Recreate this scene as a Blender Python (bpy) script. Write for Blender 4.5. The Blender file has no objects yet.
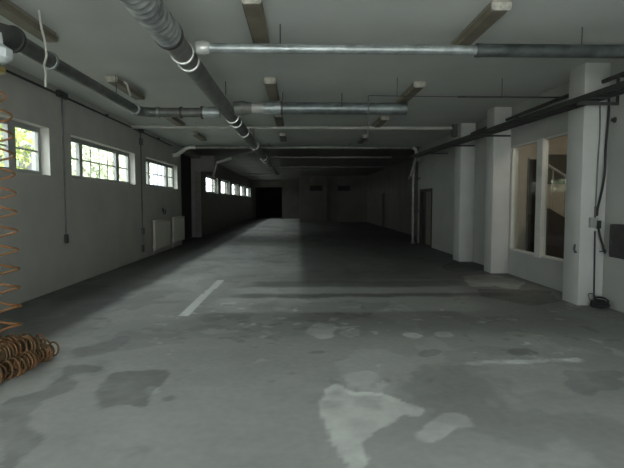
import bpy, bmesh, math, random
import numpy as np
from mathutils import Vector, Matrix, Euler

random.seed(7)
np.random.seed(7)
C = bpy.context.scene.collection
PI = math.pi

# ------------------------------------------------------------------ camera
CAM_Z = 1.55
cam_rot = Euler((math.radians(90 - 3.66), 0, math.radians(-1.6)), 'XYZ')
cd = bpy.data.cameras.new('camera')
cd.sensor_width = 36.0
cd.lens = 36.0 * 500.0 / 624.0
cd.clip_end = 300
cam = bpy.data.objects.new('camera', cd)
cam.location = (0, 0, CAM_Z)
cam.rotation_euler = cam_rot
C.objects.link(cam)
bpy.context.scene.camera = cam
RM = cam_rot.to_matrix()

def ray(px, py):
    return RM @ Vector(((px - 312) / 500.0, -(py - 234) / 500.0, -1.0))

def at(px, py, x=None, y=None, z=None):
    """world point seen at a photo pixel, on a given world plane"""
    r = ray(px, py)
    if x is not None: t = x / r.x
    elif y is not None: t = y / r.y
    else: t = (z - CAM_Z) / r.z
    return Vector((0, 0, CAM_Z)) + r * t

# ------------------------------------------------------------------ materials
def mat(name, col, rough=0.7, metal=0.0, var=0.12, scale=6.0, bump=0.0, spec=0.3, low_col=None, stretch=None):
    m = bpy.data.materials.new(name); m.use_nodes = True
    nt = m.node_tree; n = nt.nodes; l = nt.links
    b = n['Principled BSDF']
    b.inputs['Roughness'].default_value = rough
    b.inputs['Metallic'].default_value = metal
    b.inputs['Specular IOR Level'].default_value = spec
    tc = n.new('ShaderNodeTexCoord'); no = n.new('ShaderNodeTexNoise')
    no.inputs['Scale'].default_value = scale; no.inputs['Detail'].default_value = 5
    src = tc.outputs['Object']
    if stretch:
        mp = n.new('ShaderNodeMapping'); mp.inputs['Scale'].default_value = stretch
        l.new(src, mp.inputs['Vector']); src = mp.outputs['Vector']
    l.new(src, no.inputs['Vector'])
    rp = n.new('ShaderNodeValToRGB')
    lo = [c * (1 - var) for c in col]; hi = [min(1, c * (1 + var)) for c in col]
    if low_col: lo = low_col
    rp.color_ramp.elements[0].position = 0.35; rp.color_ramp.elements[1].position = 0.65
    rp.color_ramp.elements[0].color = (*lo, 1); rp.color_ramp.elements[1].color = (*hi, 1)
    l.new(no.outputs['Fac'], rp.inputs['Fac']); l.new(rp.outputs['Color'], b.inputs['Base Color'])
    if bump:
        bp = n.new('ShaderNodeBump'); bp.inputs['Strength'].default_value = bump; bp.inputs['Distance'].default_value = 0.01
        l.new(no.outputs['Fac'], bp.inputs['Height']); l.new(bp.outputs['Normal'], b.inputs['Normal'])
    return m

M = {}
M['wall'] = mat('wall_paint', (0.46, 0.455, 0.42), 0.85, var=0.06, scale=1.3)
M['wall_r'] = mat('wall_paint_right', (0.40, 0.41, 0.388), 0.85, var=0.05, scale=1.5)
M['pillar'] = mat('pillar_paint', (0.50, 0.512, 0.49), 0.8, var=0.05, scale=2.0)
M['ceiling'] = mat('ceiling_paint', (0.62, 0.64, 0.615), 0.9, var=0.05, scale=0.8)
M['far'] = mat('shaded_far_paint', (0.15, 0.145, 0.125), 0.9, var=0.1, scale=1.0)  # gloom of the far end put into a darker wall colour
M['ceil_far'] = mat('shaded_ceiling_paint', (0.17, 0.165, 0.15), 0.9, var=0.12, scale=0.7)  # far ceiling's weak light painted as a darker colour
M['far_l'] = mat('shaded_far_left_paint', (0.24, 0.235, 0.21), 0.9, var=0.1)  # left wall colour darkened past the recess to imitate dimmer light
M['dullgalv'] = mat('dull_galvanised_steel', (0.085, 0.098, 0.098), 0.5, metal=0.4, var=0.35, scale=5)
M['branch'] = mat('branch_duct_steel', (0.15, 0.155, 0.145), 0.42, metal=0.45, var=0.25, scale=6)
M['midgalv'] = mat('aged_galvanised_steel', (0.20, 0.23, 0.23), 0.42, metal=0.5, var=0.3, scale=5)
M['passage'] = mat('passage_paint', (0.30, 0.29, 0.28), 0.9, var=0.06)
M['beige'] = mat('beige_paint', (0.62, 0.56, 0.47), 0.85, var=0.05)
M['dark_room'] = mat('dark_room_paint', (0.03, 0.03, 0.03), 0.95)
M['galv'] = mat('galvanised_steel', (0.36, 0.395, 0.395), 0.42, metal=0.5, var=0.22, scale=9, stretch=(1, 1, 1))
M['spiral'] = mat('spiral_duct_steel', (0.36, 0.38, 0.375), 0.5, metal=0.4, var=0.45, scale=7)
M['duct'] = mat('dull_duct_steel', (0.24, 0.245, 0.23), 0.5, metal=0.4, var=0.2, scale=6)
M['collar'] = mat('collar_steel', (0.62, 0.63, 0.60), 0.4, metal=0.4, var=0.1, scale=12)
M['darkmetal'] = mat('dark_metal', (0.07, 0.072, 0.07), 0.6, metal=0.3, var=0.2, scale=10)
M['tray'] = mat('tray_steel', (0.055, 0.058, 0.056), 0.6, metal=0.3, var=0.2, scale=10)
M['cable'] = mat('black_cable', (0.028, 0.028, 0.03), 0.6, var=0.2)
M['greycable'] = mat('grey_cable', (0.13, 0.135, 0.13), 0.6, var=0.2)
M['whitepipe'] = mat('white_pipe_paint', (0.50, 0.50, 0.47), 0.5, var=0.08)
M['greypipe'] = mat('grey_pipe_paint', (0.23, 0.23, 0.215), 0.35, metal=0.3, var=0.15)
M['cord'] = mat('pale_cord', (0.46, 0.45, 0.40), 0.7, var=0.05)
M['housing'] = mat('light_housing', (0.32, 0.30, 0.25), 0.6, var=0.1)
M['diffuser'] = mat('dirty_diffuser', (0.22, 0.195, 0.15), 0.55, var=0.15, scale=4)
M['endcap'] = mat('light_endcap', (0.40, 0.39, 0.34), 0.6, var=0.3, scale=15)
M['frame'] = mat('window_frame_paint', (0.30, 0.31, 0.30), 0.6, var=0.06)
M['frame_r'] = mat('glazing_frame_paint', (0.60, 0.60, 0.56), 0.6, var=0.04)
M['radiator'] = mat('radiator_enamel', (0.52, 0.51, 0.44), 0.5, var=0.05)
M['hose'] = mat('orange_hose', (0.25, 0.105, 0.045), 0.5, var=0.3, scale=10, low_col=(0.19, 0.11, 0.035))
M['hose_dark'] = mat('darker_hose', (0.17, 0.082, 0.038), 0.6, var=0.35, scale=9, low_col=(0.10, 0.07, 0.035))  # darker orange for the coils heaped on the floor
M['whiteplastic'] = mat('white_plastic', (0.66, 0.70, 0.72), 0.5, var=0.05)
M['brass'] = mat('brass', (0.36, 0.28, 0.10), 0.4, metal=0.5, var=0.2)
M['boxdark'] = mat('dark_box_paint', (0.045, 0.042, 0.042), 0.5, var=0.2)
M['boxgrey'] = mat('grey_box_plastic', (0.30, 0.31, 0.30), 0.5, var=0.05)
M['door'] = mat('dark_door_paint', (0.035, 0.032, 0.03), 0.6, var=0.1)
M['door_g'] = mat('grey_door_paint', (0.16, 0.16, 0.14), 0.6, var=0.1)
M['stair'] = mat('stair_stone', (0.05, 0.042, 0.04), 0.8, var=0.2)
M['rail'] = mat('stair_rail_paint', (0.34, 0.33, 0.31), 0.6)
M['greypanel'] = mat('dim_green_panel', (0.13, 0.13, 0.11), 0.6, var=0.1)
M['ext'] = mat('house_render', (0.13, 0.145, 0.15), 0.9, var=0.06)
M['ext2'] = mat('added_house_bluish_render', (0.20, 0.22, 0.245), 0.9, var=0.04)
M['roof'] = mat('roof_tiles', (0.14, 0.08, 0.06), 0.9, var=0.2, scale=12)
M['ground_ext'] = mat('outdoor_ground', (0.11, 0.115, 0.09), 0.95, var=0.3, scale=3)
M['bark'] = mat('bark', (0.09, 0.07, 0.05), 0.95, var=0.3, scale=8)
M['leaf'] = mat('yellow_green_leaves', (0.36, 0.42, 0.15), 0.8, var=0.55, scale=1.6)
M['leafpale'] = mat('pale_leaves', (0.72, 0.76, 0.62), 0.8, var=0.12, scale=1.2)
M['rubble'] = M['boxdark']

def glass_mat():
    m = bpy.data.materials.new('window_glass'); m.use_nodes = True
    nt = m.node_tree; n = nt.nodes; l = nt.links
    n.remove(n['Principled BSDF'])
    tr = n.new('ShaderNodeBsdfTransparent'); tr.inputs['Color'].default_value = (0.93, 0.95, 0.94, 1)
    gl = n.new('ShaderNodeBsdfGlossy'); gl.inputs['Roughness'].default_value = 0.03
    mx = n.new('ShaderNodeMixShader')
    mx.inputs['Fac'].default_value = 0.05
    l.new(tr.outputs['BSDF'], mx.inputs[1]); l.new(gl.outputs['BSDF'], mx.inputs[2])
    l.new(mx.outputs['Shader'], n['Material Output'].inputs['Surface'])
    return m
M['glass'] = glass_mat()

# ------------------------------------------------------------------ mesh builder
class MB:
    def __init__(self): self.bm = bmesh.new()
    def box(self, x0, x1, y0, y1, z0, z1, bevel=0.0):
        r = bmesh.ops.create_cube(self.bm, size=1.0)
        vs = r['verts']
        for v in vs:
            v.co = Vector((x0 if v.co.x < 0 else x1, y0 if v.co.y < 0 else y1, z0 if v.co.z < 0 else z1))
        if bevel:
            es = list({e for v in vs for e in v.link_edges})
            bmesh.ops.bevel(self.bm, geom=es, offset=bevel, segments=2, affect='EDGES', profile=0.5)
        return self
    def tube(self, pts, r, n=12, closed=False, cap=True):
        pts = [Vector(p) for p in pts]
        rs = r if isinstance(r, (list, tuple)) else [r] * len(pts)
        N = len(pts); rings = []
        def tan(i):
            a = pts[max(i - 1, 0)]; b = pts[min(i + 1, N - 1)]
            d = b - a
            return d.normalized() if d.length > 1e-9 else Vector((0, 0, 1))
        t0 = tan(0)
        u = t0.orthogonal().normalized()
        for i in range(N):
            t = tan(i)
            u = (u - t * u.dot(t))
            u = u.normalized() if u.length > 1e-6 else t.orthogonal().normalized()
            v = t.cross(u)
            rings.append([self.bm.verts.new(pts[i] + (u * math.cos(2 * PI * k / n) + v * math.sin(2 * PI * k / n)) * rs[i]) for k in range(n)])
        for i in range(N - 1):
            for k in range(n):
                self.bm.faces.new((rings[i][k], rings[i][(k + 1) % n], rings[i + 1][(k + 1) % n], rings[i + 1][k]))
        if cap:
            self.bm.faces.new(rings[0][::-1]); self.bm.faces.new(rings[-1])
        return self
    def poly(self, pts):
        self.bm.faces.new([self.bm.verts.new(Vector(p)) for p in pts]); return self
    def prism(self, outline, axis, a, b):
        """outline in the two other axes, extruded along axis from a to b"""
        def mk(p, t):
            if axis == 'x': return Vector((t, p[0], p[1]))
            if axis == 'y': return Vector((p[0], t, p[1]))
            return Vector((p[0], p[1], t))
        A = [self.bm.verts.new(mk(p, a)) for p in outline]; B = [self.bm.verts.new(mk(p, b)) for p in outline]
        n = len(A)
        self.bm.faces.new(A); self.bm.faces.new(B[::-1])
        for i in range(n): self.bm.faces.new((A[i], B[i], B[(i + 1) % n], A[(i + 1) % n]))
        return self
    def build(self, name, m, parent=None, smooth=True):
        bmesh.ops.recalc_face_normals(self.bm, faces=self.bm.faces)
        off = Vector((0, 0, 0)); q = parent
        while q is not None: off += q.location; q = q.parent
        for v in self.bm.verts: v.co -= off
        me = bpy.data.meshes.new(name); self.bm.to_mesh(me); self.bm.free()
        me.materials.append(m)
        if smooth and len(me.polygons):
            me.polygons.foreach_set('use_smooth', [True] * len(me.polygons))
            me.set_sharp_from_angle(angle=math.radians(35))
        o = bpy.data.objects.new(name, me); C.objects.link(o)
        if parent is not None: o.parent = parent
        return o

def slope(mb, k, y0):
    for v in mb.bm.verts: v.co.z += k * (v.co.y - y0)
    return mb
def tag(o, label=None, cat=None, group=None, kind=None):
    if label: o['label'] = label
    if cat: o['category'] = cat
    if group: o['group'] = group
    if kind: o['kind'] = kind
    return o
def thing(name, label, cat, loc=(0, 0, 0), group=None):
    o = bpy.data.objects.new(name, None); C.objects.link(o)
    o.empty_display_size = 0.1
    o.location = loc
    return tag(o, label, cat, group)
def struct(name, mb, m, parent=None):
    o = mb.build(name, m, parent, smooth=False)
    if parent is None: o['kind'] = 'structure'
    return o
def struct_empty(name, loc):
    o = bpy.data.objects.new(name, None); C.objects.link(o); o.location = loc; o['kind'] = 'structure'
    return o
def copy_tree(root, loc, label, group=None):
    r = root.copy(); C.objects.link(r); r.location = loc; r['label'] = label
    if group: r['group'] = group
    for ch in list(root.children):
        c = ch.copy(); C.objects.link(c); c.parent = r
        for g in list(ch.children):
            d = g.copy(); C.objects.link(d); d.parent = c
    return r
def arc(c, a, b, n=8):
    """quarter bend from c+a to c+b (a, b offsets from the corner point c, equal length)"""
    c = Vector(c); a = Vector(a); b = Vector(b)
    o = c + a + b                       # centre of the bend
    out = []
    for i in range(n + 1):
        t = i / n * PI / 2
        out.append(o - b * math.cos(t) - a * math.sin(t))
    return out

# ------------------------------------------------------------------ room dimensions
XL, XR, H = -4.25, 4.56, 3.575
Y0, YB = -3.2, 47.0
WT = 0.26                                   # left wall thickness
XFAR = 5.35                                 # right wall beyond the pillars
YT = 18.95
YBLK = 38.75
SILL, HEAD = 1.99, 2.81
# left-wall windows (near edge, far edge along the wall)
WIN = [(5.0, 8.76), (9.58, 13.26), (14.2, 17.85), (23.3, 26.9), (27.9, 31.5), (32.5, 36.1), (37.1, 40.7), (41.7, 45.3)]
REC = (18.4, 22.1, 3.42)                   # recess in the left wall

# ------------------------------------------------------------------ floor (with worn paint, repairs, and painted-in light and shade)
def vnoise(X, Y, s, seed):
    rs = np.random.RandomState(seed)
    G = rs.rand(257, 257)
    x = X / s + 100.3; y = Y / s + 60.7
    xi = np.floor(x).astype(int); yi = np.floor(y).astype(int)
    fx = x - xi; fy = y - yi
    fx = fx * fx * (3 - 2 * fx); fy = fy * fy * (3 - 2 * fy)
    g = lambda a, b: G[a % 257, b % 257]
    return (g(xi, yi) * (1 - fx) + g(xi + 1, yi) * fx) * (1 - fy) + (g(xi, yi + 1) * (1 - fx) + g(xi + 1, yi + 1) * fx) * fy
def fbm(X, Y, s, seed, o=4):
    t = 0; a = 1; w = 0
    for i in range(o):
        t = t + a * vnoise(X, Y, s / 2 ** i, seed + i); w += a; a *= 0.55
    return t / w - 0.5
def sm(v, a, b):
    t = np.clip((v - a) / (b - a), 0, 1); return t * t * (3 - 2 * t)
def inpoly(X, Y, P):
    ins = np.zeros(X.shape, bool); n = len(P)
    for i in range(n):
        x1, y1 = P[i]; x2, y2 = P[(i + 1) % n]
        if y1 == y2: continue
        c = ((y1 > Y) != (y2 > Y)) & (X < (x2 - x1) * (Y - y1) / (y2 - y1) + x1)
        ins ^= c
    return ins
def blur(a, r):
    for ax in (0, 1):
        k = 0
        for d in range(-r, r + 1): k = k + np.roll(a, d, ax)
        a = k / (2 * r + 1)
    return a
def fl(px, py):
    p = at(px, py, z=0); return (p.x, p.y)

def build_floor():
    xs = np.concatenate([[-7.6, -6.5, -5.4], np.arange(-4.7, 5.45, 0.028), [6.2, 7.2, 8.6]])
    ys = np.concatenate([[Y0 - 4], np.arange(Y0, 2.2, 0.3), np.arange(2.2, 11.0, 0.03), np.arange(11.0, 20, 0.09), np.arange(20, 53, 0.4)])
    X, Y = np.meshgrid(xs, ys)
    wx = X + 0.16 * fbm(X, Y, 0.45, 11) ; wy = Y + 0.30 * fbm(X, Y, 0.5, 31)
    A = np.full(X.shape, 0.43)
    A *= 1 + 0.34 * fbm(X, Y, 1.6, 3) + 0.22 * fbm(X, Y, 0.35, 5)
    A *= 1 - 0.16 * sm(fbm(X, Y, 0.9, 203, 5), 0.10, 0.15) + 0.13 * sm(-fbm(X, 0.6 * Y, 0.8, 303, 5), 0.11, 0.15)
    # middle zone slightly darker
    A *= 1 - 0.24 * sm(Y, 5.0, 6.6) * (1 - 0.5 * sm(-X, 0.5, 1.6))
    # shade below the high windows, painted as a dark strip along the left wall
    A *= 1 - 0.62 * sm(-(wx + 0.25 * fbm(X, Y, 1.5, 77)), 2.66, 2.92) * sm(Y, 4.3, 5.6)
    # right half beyond the tyre bands: lack of window light painted darker
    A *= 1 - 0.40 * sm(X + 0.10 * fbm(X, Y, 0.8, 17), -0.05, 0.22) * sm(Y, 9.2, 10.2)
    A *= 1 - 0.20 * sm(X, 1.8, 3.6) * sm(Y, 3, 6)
    A *= 1 + 0.55 * sm(Y, 6.0, 10.5) * (1 - sm(X, -0.1, 0.25)) * sm(X, -3.0, -2.5)  # window light on the lane painted in as brighter floor
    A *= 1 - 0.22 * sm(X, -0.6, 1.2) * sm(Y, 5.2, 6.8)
    # bands across the floor
    def band(y0, y1, x0, x1, k, e=0.10):
        nonlocal A
        m = sm(wy, y0 - e, y0 + e) * (1 - sm(wy, y1 - e, y1 + e)) * sm(wx, x0 - .25, x0 + .25) * (1 - sm(wx, x1 - .3, x1 + .3))
        A = A * (1 + k * m)
    band(6.95, 8.05, -1.25, 2.7, 0.46); band(8.42, 9.0, -1.1, 2.9, 0.40)
    band(8.08, 8.40, -1.0, 3.6, -0.32); band(9.1, 9.75, -0.9, 3.2, -0.34); band(6.55, 6.85, -1.2, 2.4, -0.12)
    band(5.7, 6.6, -2.2, 3.6, -0.10)
    def patch(pix, k, soft=None, warp=0.10):
        nonlocal A
        P = [fl(*q) for q in pix]
        qx = X + warp * fbm(X, Y, 0.22, 41); qy = Y + 1.8 * warp * fbm(X, Y, 0.25, 51)
        ins = blur(inpoly(qx, qy, P).astype(float), 2)
        ins = sm(ins + 0.9 * fbm(X, Y, 0.20, 91 + len(pix), 5), 0.42, 0.58)
        k = k * 1.3 if k > 0 else k * 1.15
        tex = 1 - 0.45 * np.clip(0.3 + fbm(X, Y, 0.16, 61) * 2.0, 0, 1)
        A = A * (1 + k * ins * tex)
    patch([(318, 405), (325, 390), (336, 381), (350, 392), (385, 393), (402, 400), (424, 412), (420, 420), (398, 414), (392, 424), (374, 432), (362, 440), (366, 475), (345, 475), (336, 446), (324, 420)], 0.58)
    patch([(340, 376), (372, 371), (392, 384), (380, 394), (352, 396)], 0.24)
    patch([(412, 436), (428, 424), (445, 414), (466, 413), (482, 430), (474, 433), (455, 425), (446, 434), (432, 447)], 0.46)
    patch([(302, 332), (316, 322), (338, 324), (334, 338), (318, 341)], 0.45)
    patch([(340, 330), (358, 328), (362, 336), (344, 339)], 0.24)
    patch([(398, 334), (410, 331), (424, 335), (416, 339)], 0.6, warp=.06)
    patch([(432, 333), (448, 331), (452, 336), (436, 339)], 0.5, warp=.06)
    patch([(200, 330), (238, 327), (240, 332), (205, 335)], 0.22, warp=.05)
    patch([(250, 331), (272, 330), (270, 337), (255, 338)], 0.18, warp=.05)
    patch([(370, 365), (440, 362), (505, 360.5), (586, 358.5), (586, 361.5), (505, 363.5), (440, 365), (370, 368)], 0.32, warp=.05)
    patch([(500, 360.0), (586, 358.0), (586, 361.5), (500, 364)], 0.25, warp=.04)
    patch([(97, 391), (111, 372), (172, 370), (163, 384), (150, 392), (152, 408), (126, 403), (98, 408)], -0.34, warp=.07)
    patch([(160, 396), (178, 394), (178, 398), (160, 401)], -0.26, warp=.05)
    patch([(146, 390), (160, 382), (158, 394), (148, 396)], 0.22, warp=.05)
    patch([(0, 400), (40, 392), (62, 376), (58, 362), (108, 366), (110, 371), (76, 374), (76, 388), (48, 398), (32, 412), (30, 424), (40, 436), (38, 448), (22, 455), (15, 475), (0, 475)], -0.30, warp=.10)
    patch([(70, 350), (125, 336), (135, 341), (110, 352), (75, 358)], -0.20, warp=.14)
    patch([(418, 352), (442, 350), (440, 356), (420, 357)], -0.32, warp=.06)
    patch([(505, 350), (530, 348), (540, 354), (512, 356)], -0.30, warp=.06)
    patch([(305, 352), (328, 349), (330, 353), (308, 356)], -0.35, warp=.06)
    patch([(565, 372), (620, 368), (620, 392), (575, 394)], -0.22, warp=.15)
    patch([(448, 352), (480, 344), (540, 352), (500, 362), (450, 362)], -0.12, warp=.15)
    # lighter concrete by the pillar, darker floor beside the wall
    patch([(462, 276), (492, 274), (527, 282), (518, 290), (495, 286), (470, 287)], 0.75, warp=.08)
    patch([(452, 261), (484, 264), (487, 270), (462, 273), (440, 268)], -0.4, warp=.03)  # pillar's cast shadow painted onto the floor
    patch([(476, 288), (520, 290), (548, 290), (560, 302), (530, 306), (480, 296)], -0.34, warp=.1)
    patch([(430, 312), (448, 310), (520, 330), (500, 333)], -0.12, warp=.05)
    fk = sm(fbm(X, Y, 0.16, 401, 4) + 0.5 * fbm(X, Y, 0.9, 421), 0.24, 0.30) * sm(Y, 4.2, 5.4) * (1 - sm(Y, 7.2, 8.2)) * sm(X, -2.2, -1.4)
    A *= 1 + 0.5 * fk
    fk = sm(fbm(X, Y, 0.20, 451, 4) + 0.5 * fbm(X, Y, 0.9, 471), 0.24, 0.32) * sm(Y, 3.6, 4.4) * (1 - sm(Y, 7.5, 9))
    A *= 1 - 0.22 * fk
    # painted lane line, worn
    P0 = fl(183, 316); P1 = fl(221, 280)
    d = np.array([P1[0] - P0[0], P1[1] - P0[1]]); L = np.hypot(*d); d /= L
    s = (X - P0[0]) * d[0] + (Y - P0[1]) * d[1]; t = (X - P0[0]) * -d[1] + (Y - P0[1]) * d[0]
    ln = (s > 0) & (s < L) & (np.abs(t + 0.02 * fbm(X, Y, .3, 71)) < 0.068)
    A = np.where(ln, np.maximum(A, 0.95 + 0.6 * np.clip(fbm(X, Y, .2, 81), -.3, .1)), A)
    A = np.clip(A, 0.02, 0.9)
    ny, nx = X.shape
    co = np.stack([X, Y, np.zeros_like(X)], -1).reshape(-1, 3)
    idx = np.arange(ny * nx).reshape(ny, nx)
    q = np.stack([idx[:-1, :-1], idx[:-1, 1:], idx[1:, 1:], idx[1:, :-1]], -1).reshape(-1, 4)
    me = bpy.data.meshes.new('floor')
    me.vertices.add(len(co)); me.vertices.foreach_set('co', co.ravel())
    me.loops.add(q.size); me.loops.foreach_set('vertex_index', q.ravel().astype(np.int32))
    me.polygons.add(len(q)); me.polygons.foreach_set('loop_start', np.arange(0, q.size, 4, dtype=np.int32))
    me.update(calc_edges=True)
    ca = me.color_attributes.new('wear_and_light', 'FLOAT_COLOR', 'POINT')
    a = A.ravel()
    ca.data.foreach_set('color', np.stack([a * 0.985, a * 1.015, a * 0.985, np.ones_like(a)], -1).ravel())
    m = bpy.data.materials.new('worn_shaded_concrete'); m.use_nodes = True
    nt = m.node_tree; n = nt.nodes; l = nt.links; b = n['Principled BSDF']
    at_ = n.new('ShaderNodeAttribute'); at_.attribute_name = 'wear_and_light'
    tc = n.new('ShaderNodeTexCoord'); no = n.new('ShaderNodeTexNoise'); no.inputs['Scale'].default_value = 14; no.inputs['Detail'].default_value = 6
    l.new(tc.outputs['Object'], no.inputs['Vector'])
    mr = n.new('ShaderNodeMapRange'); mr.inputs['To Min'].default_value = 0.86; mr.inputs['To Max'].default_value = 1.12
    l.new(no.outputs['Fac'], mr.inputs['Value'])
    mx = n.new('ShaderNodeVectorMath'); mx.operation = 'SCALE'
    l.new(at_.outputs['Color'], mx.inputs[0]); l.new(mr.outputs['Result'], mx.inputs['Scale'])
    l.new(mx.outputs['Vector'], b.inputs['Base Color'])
    b.inputs['Roughness'].default_value = 0.62; b.inputs['Specular IOR Level'].default_value = 0.25
    me.materials.append(m)
    o = bpy.data.objects.new('floor', me); C.objects.link(o); o['kind'] = 'structure'
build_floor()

# ------------------------------------------------------------------ shell
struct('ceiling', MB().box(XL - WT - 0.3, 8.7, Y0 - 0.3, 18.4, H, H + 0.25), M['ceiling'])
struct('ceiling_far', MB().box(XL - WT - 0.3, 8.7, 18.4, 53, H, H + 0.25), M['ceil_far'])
w = MB()
xa, xb = XL - WT, XL
edges = sorted(WIN)
def wall_run(y0, y1):
    """left wall between two y, with its window holes"""
    y = y0
    for (a, b) in edges:
        if a < y0 or b > y1: continue
        w.box(xa, xb, y, a, 0, H)
        w.box(xa, xb, a, b, 0, SILL); w.box(xa, xb, a, b, HEAD, H)
        y = b
    w.box(xa, xb, y, y1, 0, H)
wall_run(Y0, REC[0])
w.box(xa, xb, REC[0], REC[1], REC[2], H)
struct('wall_left', w, M['wall'])
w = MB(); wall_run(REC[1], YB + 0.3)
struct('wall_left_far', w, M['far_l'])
w = MB()      # a shallow recess in the left wall
w.box(-4.72, xa, REC[0] - 0.06, REC[0], 0, H); w.box(-4.72, xa, REC[1], REC[1] + 0.1, 0, H)
struct('wall_recess', w, M['passage'])
dr = struct_empty('recess_shade_back', (-4.7, REC[0], 0))
MB().box(-4.72, -4.67, REC[0], REC[1], 0, H).build('door_leaf', M['door'], dr, smooth=False)  # dark sheet imitating the unlit depth of the recess
struct('trim_1', MB().box(XL - 0.41, XL + 0.60, REC[1] - 0.02, REC[1] + 0.35, 2.88, H - 0.001), M['passage'])

w = MB()      # right wall with the glazed opening and a door opening
GY0, GY1, GZ0, GZ1 = 8.30, 10.66, 0.52, 2.74
DY0, DY1, DZ = 16.9, 18.6, 2.02
x0, x1 = XR, XR + 0.16
w.box(x0, x1, Y0, GY0, 0, H); w.box(x0, x1, GY0, GY1, 0, GZ0); w.box(x0, x1, GY0, GY1, GZ1, H)
w.box(x0, x1, GY1, DY0, 0, H); w.box(x0, x1, DY0, DY1, DZ, H); w.box(x0, x1, DY1, YT, 0, H)
w.box(x1, XFAR + 0.2, YT - 0.16, YT, 0, H)
struct('wall_right', w, M['wall_r'])
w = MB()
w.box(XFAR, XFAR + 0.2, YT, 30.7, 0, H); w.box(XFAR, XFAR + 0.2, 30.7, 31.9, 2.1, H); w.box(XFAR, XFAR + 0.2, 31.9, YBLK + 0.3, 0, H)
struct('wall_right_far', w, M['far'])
w = MB()      # dark store behind the right-hand doors
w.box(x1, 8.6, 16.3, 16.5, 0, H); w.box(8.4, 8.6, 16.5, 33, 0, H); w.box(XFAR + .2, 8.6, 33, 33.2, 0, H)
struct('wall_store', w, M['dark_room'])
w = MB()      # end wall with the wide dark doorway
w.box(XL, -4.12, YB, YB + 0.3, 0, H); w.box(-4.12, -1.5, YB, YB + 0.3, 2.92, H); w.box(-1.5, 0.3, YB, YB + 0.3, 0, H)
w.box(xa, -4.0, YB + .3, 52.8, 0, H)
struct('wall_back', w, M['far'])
w = MB()
w.box(-4.2, 5.8, 52.6, 52.8, 0, H); w.box(5.4, 5.6, YBLK + .2, 52.6, 0, H); w.box(0.1, 0.3, YB + 0.3, 52.6, 0, H)
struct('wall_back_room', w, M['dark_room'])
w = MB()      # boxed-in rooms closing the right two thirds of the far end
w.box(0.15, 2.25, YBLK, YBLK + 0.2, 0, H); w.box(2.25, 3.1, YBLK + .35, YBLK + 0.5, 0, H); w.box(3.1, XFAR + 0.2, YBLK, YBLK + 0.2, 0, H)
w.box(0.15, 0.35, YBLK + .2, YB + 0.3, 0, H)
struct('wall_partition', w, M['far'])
# wall behind the camera: a wide open vehicle doorway lets daylight in
OX0, OX1, OZ = -3.3, 3.1, 2.9
w = MB()
w.box(XL, OX0, Y0 - 0.3, Y0, 0, H); w.box(OX1, XR + .16, Y0 - 0.3, Y0, 0, H); w.box(OX0, OX1, Y0 - 0.3, Y0, OZ, H)
struct('wall_front', w, M['wall'])

# pillars along the right wall
for i, (ya, yb) in enumerate([(7.30, 7.74), (10.68, 11.1), (12.85, 13.35)]):
    p = MB().box(4.185, XR + 0.002, ya, yb, 0, H, 0.012).build('pillar' if i == 0 else 'pillar.%03d' % i, M['pillar']); p['kind'] = 'structure'

# baseboard-like dirty strip along the right wall foot is only paint wear, so none is built

# ------------------------------------------------------------------ left wall windows
def make_window(n, y0, y1):
    xf0, xf1 = XL - 0.195, XL - 0.15
    root = struct_empty('window_%d' % n, (XL - 0.2, y0, SILL))
    f = MB(); t = 0.085
    f.box(xf0, xf1, y0, y1, SILL, SILL + t); f.box(xf0, xf1, y0, y1, HEAD - t, HEAD)
    f.box(xf0, xf1, y0, y0 + t, SILL + t, HEAD - t); f.box(xf0, xf1, y1 - t, y1, SILL + t, HEAD - t)
    a = y0 + 0.72; b = y1 - 0.90
    f.box(xf0 - 0.01, xf1 + 0.02, a - 0.07, a + 0.07, SILL + t, HEAD - t)
    f.box(xf0 - 0.01, xf1 + 0.02, b - 0.10, b + 0.10, SILL + t, HEAD - t)
    f.build('window_frame', M['frame'], root, smooth=False)
    zc = (SILL + HEAD) / 2
    panes = [(y0 + t, a - 0.07), (a + 0.07, b - 0.10), (b + 0.10, y1 - t)]
    for j, (p0, p1) in enumerate(panes):
        MB().box(xf0 + 0.02, xf0 + 0.026, p0, p1, SILL + t, HEAD - t).build('pane', M['glass'], root, smooth=False)
    for j, (p0, p1) in enumerate(panes):
        m = MB()
        m.box(xf0 + 0.028, xf1 - 0.01, p0, p1, zc - 0.014, zc + 0.014)
        if j == 1:
            for k in range(1, 4):
                y = p0 + (p1 - p0) * k / 4
                m.box(xf0 + 0.028, xf1 - 0.01, y - 0.02, y + 0.02, SILL + t, HEAD - t)
        m.build('glazing_bar', M['frame'], root, smooth=False)
    MB().box(XL - 0.15, XL + 0.012, y0 - 0.0, y1, SILL - 0.02, SILL + 0.012).build('window_sill', M['wall'], root, smooth=False)
for i, (a, b) in enumerate(WIN): make_window(i + 1, a, b)

# ------------------------------------------------------------------ glazed opening on the right + the stair room behind it
root = struct_empty('window_9', (XR, GY0, GZ0))
f = MB(); xf0, xf1 = XR + 0.02, XR + 0.09; t = 0.035
f.box(xf0, xf1, GY0, GY1, GZ0, GZ0 + t); f.box(xf0, xf1, GY0, GY1, GZ1 - t, GZ1)
f.box(xf0, xf1, GY0, GY0 + t, GZ0 + t, GZ1 - t); f.box(xf0, xf1, GY1 - t, GY1, GZ0 + t, GZ1 - t)
f.box(XR - 0.02, xf1, 9.24, 9.46, GZ0 - 0.02, GZ1)
f.build('window_frame', M['frame_r'], root, smooth=False)
MB().box(xf0 + .03, xf0 + .036, GY0 + t, 9.24, GZ0 + t, GZ1 - t).build('pane', M['glass'], root, smooth=False)
MB().box(xf0 + .03, xf0 + .036, 9.46, GY1 - t, GZ0 + t, GZ1 - t).build('pane', M['glass'], root, smooth=False)
w = MB()
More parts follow.
